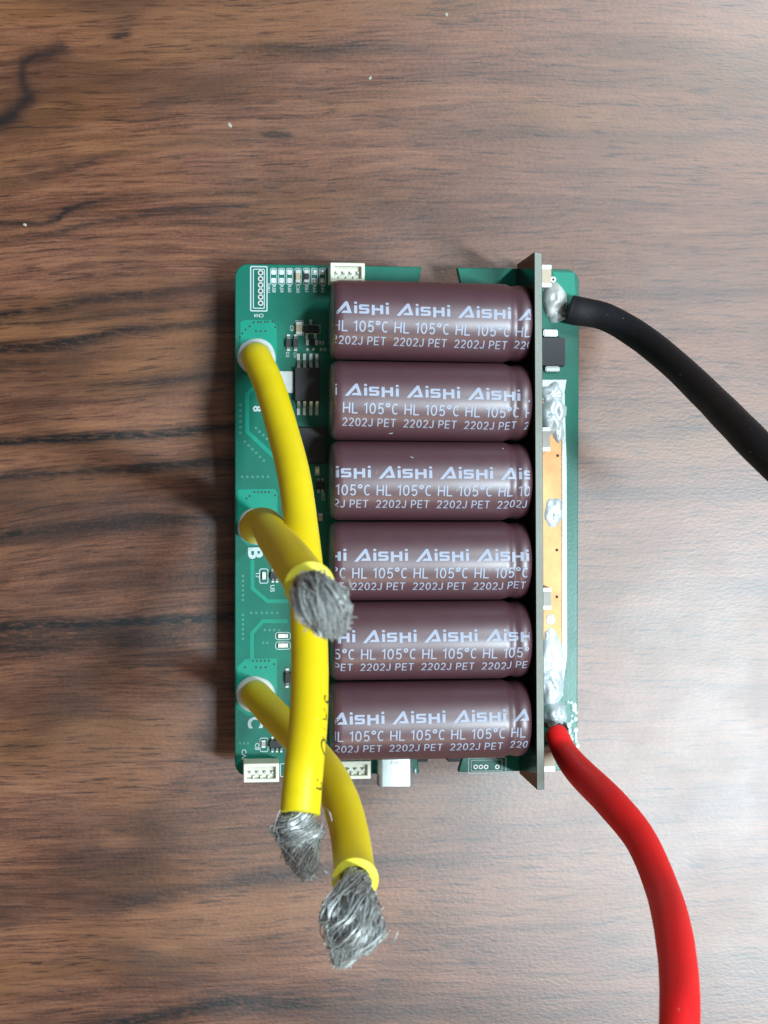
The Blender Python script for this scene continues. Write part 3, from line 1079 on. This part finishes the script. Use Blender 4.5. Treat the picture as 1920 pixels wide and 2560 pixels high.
sleeve_me = None
A_LEFT = [722, 745, 817, 765, 783, 714]      # where a logo begins on each sleeve (photo, 1659 wide)
for i in range(6):
    cyi = cy_top - pitch * i
    if sleeve_me is None:
        o = sleeve_proto.build("capacitor", M['sleeve'], root, sharp=60)
        sleeve_me = o.data
        mb = MB()
        mb.lathe([(0.15, 4.6), (0.28, 4.6)], (0, 0, 0), 'x', n=40)
        top_o = mb.build("can_top", M['alu'], o)
        top_me = top_o.data
        mb = MB()
        mb.lathe([(CL - 0.02, 4.6), (CL + 0.1, 4.4)], (0, 0, 0), 'x', n=40)
        bung_o = mb.build("rubber_bung", M['rubber'], o)
        bung_me = bung_o.data
        mb = MB()
        mb.lathe([(CL, 0.35), (PX - CX0 + 0.3, 0.35)], (0, 2.5, 0), 'x', n=10)
        lead_o = mb.build("lead", M['tin'], o)
        lead_me = lead_o.data
        l2 = link("lead", lead_me, o); l2.location = (0, -5.0 * S, 0)
    else:
        o = link("capacitor", sleeve_me, root)
        link("can_top", top_me, o)
        link("rubber_bung", bung_me, o)
        link("lead", lead_me, o)
        l2 = link("lead", lead_me, o); l2.location = (0, -5.0 * S, 0)
    jit = (0.05, -0.04, 0.02, -0.03, 0.04, -0.02)[i]
    o.location = ((CX0 + jit) * S, (cyi + jit * 0.8) * S, CZ * S)
    o.rotation_euler = (0, 0, R((-0.55, -0.30, -0.1, 0.0, 0.05, 0.1)[i]))
    off = at(A_LEFT[i] * PW / 1659.0, 640 + 200 * i, 14.0).x - CX0
    pt = link("printed_text", print_geo(off, (-0.014, -0.020, -0.006, -0.004, -0.002, 0.004)[i]), o)
    pt.rotation_euler = (R((0.5, 0.0, -0.8, 0.4, 0.0, -0.5)[i]), 0, 0)


# two small scuffs on the sleeves
for u, v, i, da, ln_ in ((1030, 1143, 2, -25, 0.7), (982, 1081, 1, 8, 0.8), (1262, 1120, 2, 30, 0.3), (915, 1010, 1, 60, 0.2)):
    p = at(u, v, 13.5)
    yc = cy_top - pitch * i
    cap = [o for o in root.children if o.name.startswith("capacitor")][i]
    P_ = []
    for k in range(5):
        x_ = p.x - CX0 + (k - 2) / 4 * ln_ * math.cos(R(da))
        y_ = max(-0.97 * CR, min(0.97 * CR, p.y - yc + (k - 2) / 4 * ln_ * math.sin(R(da))))
        P_.append(Vector((x_, y_, math.sqrt(CR * CR - y_ * y_) + 0.0)))
    mb = MB(); mb.tube(P_, [0.02, 0.06, 0.10, 0.06, 0.02], n=6)
    mb.build("scuff_mark", M['print'], cap)

# ------------------------------------------------------------------ wires
def wire_path(P, per=8):
    """P: (u, v, z, radius factor)"""
    Q = smooth_path(P, per)
    return [at(u, v, z) for u, v, z, _ in Q], [k for _, _, _, k in Q]


WR = 2.42


def cut_wire(P, name, material, label, flare=1.1):
    pts, ks = wire_path(P, 10)
    fr = path_frames(pts)
    rad = [WR * k * (1 + 0.012 * noise.noise(Vector((i * 0.35, 0.5, len(P))))) for i, k in enumerate(ks)]
    for j in range(5):
        rad[-1 - j] *= 1 + (flare - 1) * (1 - j / 5) ** 1.5
    m_ = MB()
    m_.tube(pts, rad, n=36, frames=fr, caps=False)
    # cut face of the insulation and the bore
    p, T, Nn, B = fr[-1]
    n = 36
    ro, ri = rad[-1], 1.72
    rings = [(0.0, ro), (0.05, ro - 0.06), (0.06, ri + 0.05), (0.0, ri), (-3.0, ri)]
    V, F = [], []
    for a, r in rings:
        for k in range(n):
            t = 2 * math.pi * k / n
            w = 0.12 * noise.noise(Vector((math.cos(t) * 1.5, math.sin(t) * 1.5, p.x)))
            V.append(p + T * (a + (w if a > -1 else 0)) + Nn * (r * math.cos(t)) + B * (r * math.sin(t)))
    for i in range(len(rings) - 1):
        for k in range(n):
            k2 = (k + 1) % n
            F.append((i * n + k, i * n + k2, (i + 1) * n + k2, (i + 1) * n + k))
    m_.add(V, F, 1)
    o = m_.build(name, [material, M['yellow_cut']], root, sharp=50)
    o['label'] = label
    return o, fr, rad


def frayed_end(parent, fr, centre, count, twist, seed, rs=0.075, stray=()):
    """tinned strands bundled along a centre line: centre = [(u, v, z, radius)] after the cut"""
    rnd = random.Random(seed)
    p, T, Nn, B = fr[-1]
    C = [(p - T * 1.5, 1.66), (p + T * 0.2, 1.68)] + [(at(u, v, z), r) for u, v, z, r in centre]
    Q = smooth_path([(c.x, c.y, c.z, r) for c, r in C], 6)
    pts = [Vector(q[:3]) for q in Q]
    rr = [q[3] for q in Q]
    f2 = path_frames(pts)
    # inner body
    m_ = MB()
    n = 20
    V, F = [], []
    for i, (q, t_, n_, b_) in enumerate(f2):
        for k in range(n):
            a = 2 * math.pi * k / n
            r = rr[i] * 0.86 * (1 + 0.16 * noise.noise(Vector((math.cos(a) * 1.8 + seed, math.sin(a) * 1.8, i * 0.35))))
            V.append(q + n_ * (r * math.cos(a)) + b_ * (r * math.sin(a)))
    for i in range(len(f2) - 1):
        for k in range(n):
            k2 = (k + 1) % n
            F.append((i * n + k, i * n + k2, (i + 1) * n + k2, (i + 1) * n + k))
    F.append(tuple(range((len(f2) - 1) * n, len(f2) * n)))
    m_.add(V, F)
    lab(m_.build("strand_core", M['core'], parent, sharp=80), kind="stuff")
    m_ = MB()
    for s in range(count):
        a0 = rnd.uniform(0, 2 * math.pi)
        rad0 = math.sqrt(rnd.uniform(0.62, 1.0))
        i0 = rnd.randint(1, max(2, int(len(f2) * 0.72)))
        i1 = min(len(f2), i0 + rnd.randint(max(4, len(f2) // 4), max(6, int(len(f2) * 0.55))))
        tw = twist * rnd.uniform(0.55, 1.2) * (1 if rnd.random() < 0.8 else -0.6)
        ph, amp = rnd.uniform(0, 6.28), rnd.uniform(0.0, 0.12)
        clump = 0.5 * math.sin(3 * a0 + seed)
        P_ = []
        for i in range(i0, i1):
            q, t_, n_, b_ = f2[i]
            u_ = i / len(f2)
            a = a0 + tw * u_ + clump * u_ + 0.3 * math.sin(u_ * 8 + ph)
            k_ = (i - i0) / max(1, i1 - i0 - 1)
            r = rr[i] * (rad0 + amp * math.sin(u_ * 11 + ph) + 0.10 * k_ ** 4) * (1 + 0.22 * noise.noise(Vector((math.cos(a) * 1.6 + seed, math.sin(a) * 1.6, i * 0.28))))
            P_.append(q + n_ * (r * math.cos(a)) + b_ * (r * math.sin(a)))
        if len(P_) > 2:
            m_.tube(P_, rs * rnd.uniform(0.8, 1.5), n=4)
    # loose broken ends sticking out near the tip
    for s in range(int(count * 0.9)):
        i = int(len(f2) * (1 - 0.55 * rnd.random() ** 1.5)) - 1
        q, t_, n_, b_ = f2[i]
        a = rnd.uniform(0, 2 * math.pi)
        o_ = n_ * math.cos(a) + b_ * math.sin(a)
        p0 = q + o_ * rr[i] * rnd.uniform(0.7, 1.0)
        d = (t_ * rnd.uniform(-0.1, 0.9) + o_ * rnd.uniform(0.0, 0.7) + Vector((rnd.uniform(-1, 1), rnd.uniform(-1, 1), rnd.uniform(-1, 1))) * 0.6).normalized()
        c = Vector((rnd.uniform(-1, 1), rnd.uniform(-1, 1), rnd.uniform(-1, 1))) * 0.35
        ln_ = rnd.uniform(0.25, 0.75)
        m_.tube([p0, p0 + d * ln_ * 0.5 + c * ln_ * 0.2, p0 + d * ln_ + c * ln_ * 0.6], rs * rnd.uniform(0.7, 1.1), n=4)
    for line in stray:
        P_ = [at(u, v, z) for u, v, z in smooth_path(line, 6)]
        m_.tube(P_, 0.065, n=5)
    o = m_.build("bare_strands", M['strand'], parent, sharp=80)
    lab(o, kind="stuff")
    return o


def wire_print(parent, fr, rad, text, i0, side, height, spacing, spread=1.0):
    """letters printed along the wire, one after another, on the side given by the vector"""
    m_ = MB()
    # arc length table
    L_ = [0.0]
    for a, b in zip(fr, fr[1:]):
        L_.append(L_[-1] + (b[0] - a[0]).length)

    def frame_at(s):
        s = max(0.0, min(L_[-1] - 1e-4, s))
        for i in range(len(L_) - 1):
            if L_[i + 1] >= s:
                t = (s - L_[i]) / max(1e-6, L_[i + 1] - L_[i])
                return fr[i][0].lerp(fr[i + 1][0], t), fr[i][1].lerp(fr[i + 1][1], t).normalized(), rad[i] * (1 - t) + rad[i + 1] * t
        return fr[-1][0], fr[-1][1], rad[-1]
    s0 = i0
    for ch in text:
        if ch == ' ':
            s0 += spacing * 0.8
            continue
        V, F, x0, x1, y0, y1 = text_geo(ch, -0.004)
        k = height / 0.72
        P_ = []
        for x, y, _ in V:
            p, T, r = frame_at(s0 + (x - x0) * k * spread)
            n_ = (side - T * side.dot(T)).normalized()
            b_ = n_.cross(T)
            ang = (y - 0.36) * k / r
            P_.append(p + (n_ * math.cos(ang) + b_ * math.sin(ang)) * (r + 0.03))
        m_.add(P_, F)
        s0 += spacing
    return m_.build("printed_mark", M['ink'], parent, sharp=80)


wa, fa, ra = cut_wire([(640, 893, 0.3, 1.0), (645, 902, 4.0, 1.0), (675, 971, 11, 1.0), (707, 1078, 20, 1.0), (735, 1190, 29, 1.0), (752, 1310, 37, 1.0), (766, 1450, 46, 1.0), (774, 1621, 55, 1.0),
                       (772, 1786, 63, 1.0), (759, 1927, 69, 1.0), (750, 2034, 71, 1.0)], "yellow_wire", M['yellow'],
                      "longest yellow wire, from the upper pad down over the board", 1.02)
wire_print(wa, fa, ra, "SAWO  n", 79.0, Vector((0.90, 0.0, 0.43)), 2.1, 2.15)
frayed_end(wa, fa, [(745, 2062, 71, 2.75), (746, 2092, 71, 2.75), (753, 2130, 71, 2.1), (762, 2162, 70, 1.6), (767, 2184, 69, 0.9)], 420, 8.0, 3, 0.06,
           stray=[[(805, 2020, 77, ), (822, 2028, 79), (830, 2052, 79)], [(793, 2162, 82), (815, 2180, 83), (848, 2208, 82)],
                  [(684, 2080, 78), (690, 2050, 79), (700, 2025, 79)], [(808, 2030, 78), (806, 2060, 80), (796, 2082, 80)]])

wb, fb, rb = cut_wire([(636, 1323, 0.3, 1.0), (637, 1316, 5.0, 1.0), (648, 1308, 12, 1.0), (666, 1312, 22, 1.0), (686, 1345, 45, 1.0), (712, 1378, 70, 1.0), (745, 1423, 87, 1.0), (774, 1466, 95, 1.0)],
                      "yellow_wire", M['yellow'], "short yellow wire standing up from the middle pad", 1.12)
wire_print(wb, fb, rb, "SAIWO", 24.0, Vector((0.80, 0.55, 0.2)), 2.3, 5.2, 1.6)
frayed_end(wb, fb, [(786, 1484, 100, 2.3), (808, 1515, 102, 2.7), (826, 1545, 102, 2.2), (838, 1570, 101, 1.2)], 420, 1.6, 11, 0.06,
           stray=[[(850, 1440, 100), (872, 1452, 101), (878, 1470, 101)], [(856, 1462, 100), (868, 1486, 101), (862, 1500, 101)]])

wc, fc, rc = cut_wire([(638, 1737, 0.3, 1.0), (646, 1744, 4.0, 1.0), (686, 1788, 14, 1.0), (720, 1822, 24, 1.0), (768, 1870, 36, 1.0), (814, 1927, 47, 1.0), (845, 1985, 55, 1.0), (864, 2042, 61, 1.0),
                       (878, 2111, 68, 1.0), (888, 2200, 78, 1.0)], "yellow_wire", M['yellow'],
                      "yellow wire from the lower pad, passing under the long one", 1.14)
frayed_end(wc, fc, [(886, 2245, 83, 2.4), (882, 2290, 86, 3.35), (879, 2328, 87, 3.4), (862, 2368, 87, 2.1), (850, 2415, 87, 0.6)], 520, 2.6, 23, 0.06,
           stray=[[(958, 2305, 86), (964, 2318, 86), (958, 2330, 86)], [(960, 2358, 86), (985, 2352, 87), (994, 2328, 87)], [(804, 2300, 86), (800, 2330, 86), (812, 2350, 87)]])


def plain_wire(P, name, material, label, n=32):
    pts, ks = wire_path(P, 10)
    rad = [WR * k * (1 + 0.02 * noise.noise(Vector((i * 0.22, 2.5, len(P))))) for i, k in enumerate(ks)]
    # rounded start
    p, d = pts[0], (pts[1] - pts[0]).normalized()
    pre = [(p - d * 0.30, 0.72), (p - d * 0.22, 0.88), (p - d * 0.1, 0.97)]
    m_ = MB()
    m_.tube([q for q, _ in pre] + pts, [rad[0] * k for _, k in pre] + rad, n=n)
    o = m_.build(name, material, root, sharp=60)
    o['label'] = label
    return o


plain_wire([(1425, 773, 2.6, 1.0), (1440, 777, 2.8, 1.0), (1515, 793, 4, 0.95), (1600, 842, 8, 0.97), (1685, 910, 17, 0.98), (1767, 988, 29, 1.0), (1845, 1067, 42, 1.02), (1920, 1142, 51, 1.02),
            (2060, 1265, 60, 1.0), (2260, 1400, 64, 1.0)], "black_wire", M['black_si'], "black wire from the upper right corner")
plain_wire([(1388, 1832, 3.4, 0.72), (1394, 1842, 4.2, 0.78), (1414, 1884, 7, 0.86), (1452, 1932, 14, 0.98), (1531, 2011, 28, 1.02), (1603, 2102, 38, 0.97), (1655, 2222, 50, 0.97), (1682, 2322, 64, 1.0),
            (1697, 2438, 75, 1.0), (1699, 2560, 84, 1.0), (1690, 2760, 90, 1.0)], "red_wire", M['red'], "red wire from the lower right corner")

# solder rings round the yellow wires
for u, v in ((641, 893), (641, 1316), (639, 1737)):
    p = at(u, v, 0.3)
    mb = MB()
    prof = [(0.0, 3.12), (0.18, 3.1), (0.42, 2.95), (0.62, 2.72), (0.9, 2.5), (1.3, 2.3)]
    n = 40
    V, F = [], []
    for i, (a, r) in enumerate(prof):
        for k in range(n):
            t = 2 * math.pi * k / n
            q = 1 + 0.07 * noise.noise(Vector((math.cos(t) * 1.4, math.sin(t) * 1.4, v * 0.37 + i * 0.4)))
            V.append((p.x + r * q * math.cos(t), p.y + r * q * math.sin(t), ZP + a))
    for i in range(len(prof) - 1):
        for k in range(n):
            F.append((i * n + k, i * n + (k + 1) % n, (i + 1) * n + (k + 1) % n, (i + 1) * n + k))
    mb.add(V, F)
    mb.build("solder_ring", M['ring'], root, sharp=80)

# ------------------------------------------------------------------ power side, right of the riser
two_end(1352, 662, 1379, 718, 2.2, 'mlcc', end=0.2)
two_end(1350, 1068, 1376, 1128, 2.2, 'mlcc_grey', end=0.17)
two_end(1352, 1470, 1379, 1524, 2.2, 'mlcc_grey', end=0.17)
two_end(1352, 1866, 1388, 1929, 2.4, 'mlcc', end=0.2)

x0, y0, x1, y1 = pxbox(1352, 842, 1415, 915, 2.2)
mb = MB(); mb.box(x0, y0, ZP + 0.15, x1, y1, ZP + 2.2, taper=0.12)
diode = mb.build("power_diode", M['chip'], root, bevel=0.1)
for v0, v1, w0, w1 in ((822, 843, 1357, 1397), (914, 930, 1362, 1402)):
    x0, y0, x1, y1 = pxbox(w0, v0, w1, v1, 1.0)
    mb = MB(); mb.box(x0, y0, ZP, x1, y1, ZP + 1.0, taper=0.15)
    mb.build("terminal", M['tin'], diode, bevel=0.15)

# exposed copper and its tinned edge
def strip(poly, h, name, mt_, bev=0.06):
    m_ = MB()
    m_.prism([(p.x, p.y) for p in (at(u, v, 0) for u, v in poly)], ZP, ZP + h)
    return m_.build(name, M[mt_], root, bevel=bev, seg=2)


strip([(1350, 1003), (1404, 1003), (1404, 1700), (1350, 1700)], 0.10, "copper_strip", 'copper')
strip([(1350, 949), (1417, 949), (1412, 978), (1404, 1001), (1350, 1001)], 0.09, "bare_pad", 'dull_solder')
strip([(1404.6, 985), (1411, 980), (1413, 1060), (1416, 1150), (1417, 1640), (1410, 1690), (1407, 1740), (1404.6, 1740)], 0.16, "tinned_strip", 'edge_tin')
for u, v in ((1394, 1139), (1394, 1255), (1392, 1375), (1392, 1492), (1389, 1612)):
    p = at(u, v, 0.1)
    mb = MB()
    mb.lathe([(0.10, 0.34), (0.135, 0.33), (0.135, 0.25), (0.105, 0.24)], (p.x, p.y, ZP), n=14, caps=False)
    o = mb.build("via_ring", M['copper'], root)
    mb = MB(); mb.lathe([(0.10, 0.25), (0.118, 0.25)], (p.x, p.y, ZP), n=14)
    mb.build("drill_bore", M['hole'], o)
ring_hole(1376, 1220, 0.5, 0.2, "via_ring")

blob(1386, 752, 2.2, 2.8, 2.0, "solder_joint", 'ring', 0.3, 1)
blob(1392, 790, 1.7, 1.2, 1.3, "solder_joint", 'solder', 0.3, 12)
blob(1381, 982, 2.0, 1.7, 0.9, "solder_joint", 'solder', 0.35, 2, 0.1)
blob(1383, 1038, 2.2, 3.5, 1.3, "solder_joint", 'solder', 0.35, 3, 0.1)
blob(1395, 1076, 1.1, 2.2, 0.8, "solder_joint", 'solder', 0.3, 4, 0.1)
blob(1384, 1280, 1.5, 2.6, 0.35, "solder_joint", 'solder', 0.4, 5, 0.1)
blob(1377, 1548, 0.8, 1.0, 0.15, "solder_joint", 'solder', 0.5, 6, 0.1)
blob(1378, 1650, 2.2, 4.4, 0.6, "solder_joint", 'solder', 0.4, 7, 0.1)
blob(1380, 1714, 2.2, 3.3, 0.9, "solder_joint", 'solder', 0.4, 8, 0.1)
blob(1372, 1596, 0.9, 1.7, 0.3, "solder_joint", 'solder', 0.5, 9, 0.1)
blob(1386, 1786, 2.4, 2.3, 2.1, "solder_joint", 'solder', 0.3, 10)
blob(1398, 1815, 1.6, 1.3, 1.6, "burnt_flux", 'char', 0.4, 13)
blob(1363, 1806, 0.7, 0.9, 0.7, "burnt_flux", 'char', 0.4, 14)
for i, (zx, zy, r) in enumerate([(1040, 150, 30), (1115, 165, 45), (1185, 235, 70), (1190, 325, 65), (1245, 430, 45), (1138, 512, 32), (1225, 595, 48), (1128, 660, 45), (1045, 755, 70),
                                 (1075, 890, 45), (1075, 950, 40), (1225, 885, 68), (1235, 1000, 36), (1115, 1040, 42), (1132, 1120, 40), (1230, 1075, 40), (1240, 1170, 42), (1270, 1290, 62)]):
    rr_ = r * 0.0964 / 15.13 * 1.25
    blob(1320 + zx * 0.0964, 1740 + zy * 0.0964, rr_, rr_ * (1.0 + 0.3 * (i % 3 == 0)), rr_ * 1.1, "flux_bead", 'flux', 0.08, i, n=12, rings=6, pw=0.5)

# ------------------------------------------------------------------ specks on the table
specks = [(575, 313, 0.45, "largest pale speck on the table, up and left of the board"), (925, 195, 0.42, "pale sliver on the table between the board and the top edge"),
          (62, 562, 0.34, "tiny pale speck on the table near the left edge"), (1116, 36, 0.36, "pale speck on the table at the top edge of the picture")]
for i, (u, v, r, t) in enumerate(specks):
    p = at(u, v, -ZP)
    mb = MB()
    n = 9
    V, F = [], []
    for j, (hz, k) in enumerate(((0.0, 1.0), (0.12, 0.85), (0.2, 0.35))):
        for q in range(n):
            a = 2 * math.pi * q / n
            w = r * k * (1 + 0.5 * noise.noise(Vector((math.cos(a) * 1.3, math.sin(a) * 1.3, i * 4.0))))
            V.append((w * math.cos(a) * (0.55 if i == 1 else 0.8), w * math.sin(a), hz))
    for j in range(2):
        for q in range(n):
            F.append((j * n + q, j * n + (q + 1) % n, (j + 1) * n + (q + 1) % n, (j + 1) * n + q))
    F.append(tuple(range(2 * n, 3 * n))); F.append(tuple(reversed(range(n))))
    mb.add(V, F)
    o = mb.build("lint_speck", M['lint'])
    o.location = (p.x * S, p.y * S, 0.0)
    o.rotation_euler = (0, 0, (0.6, -0.5, 1.2, 0.2)[i])
    lab(o, t, "speck", None, "pale specks on the table")
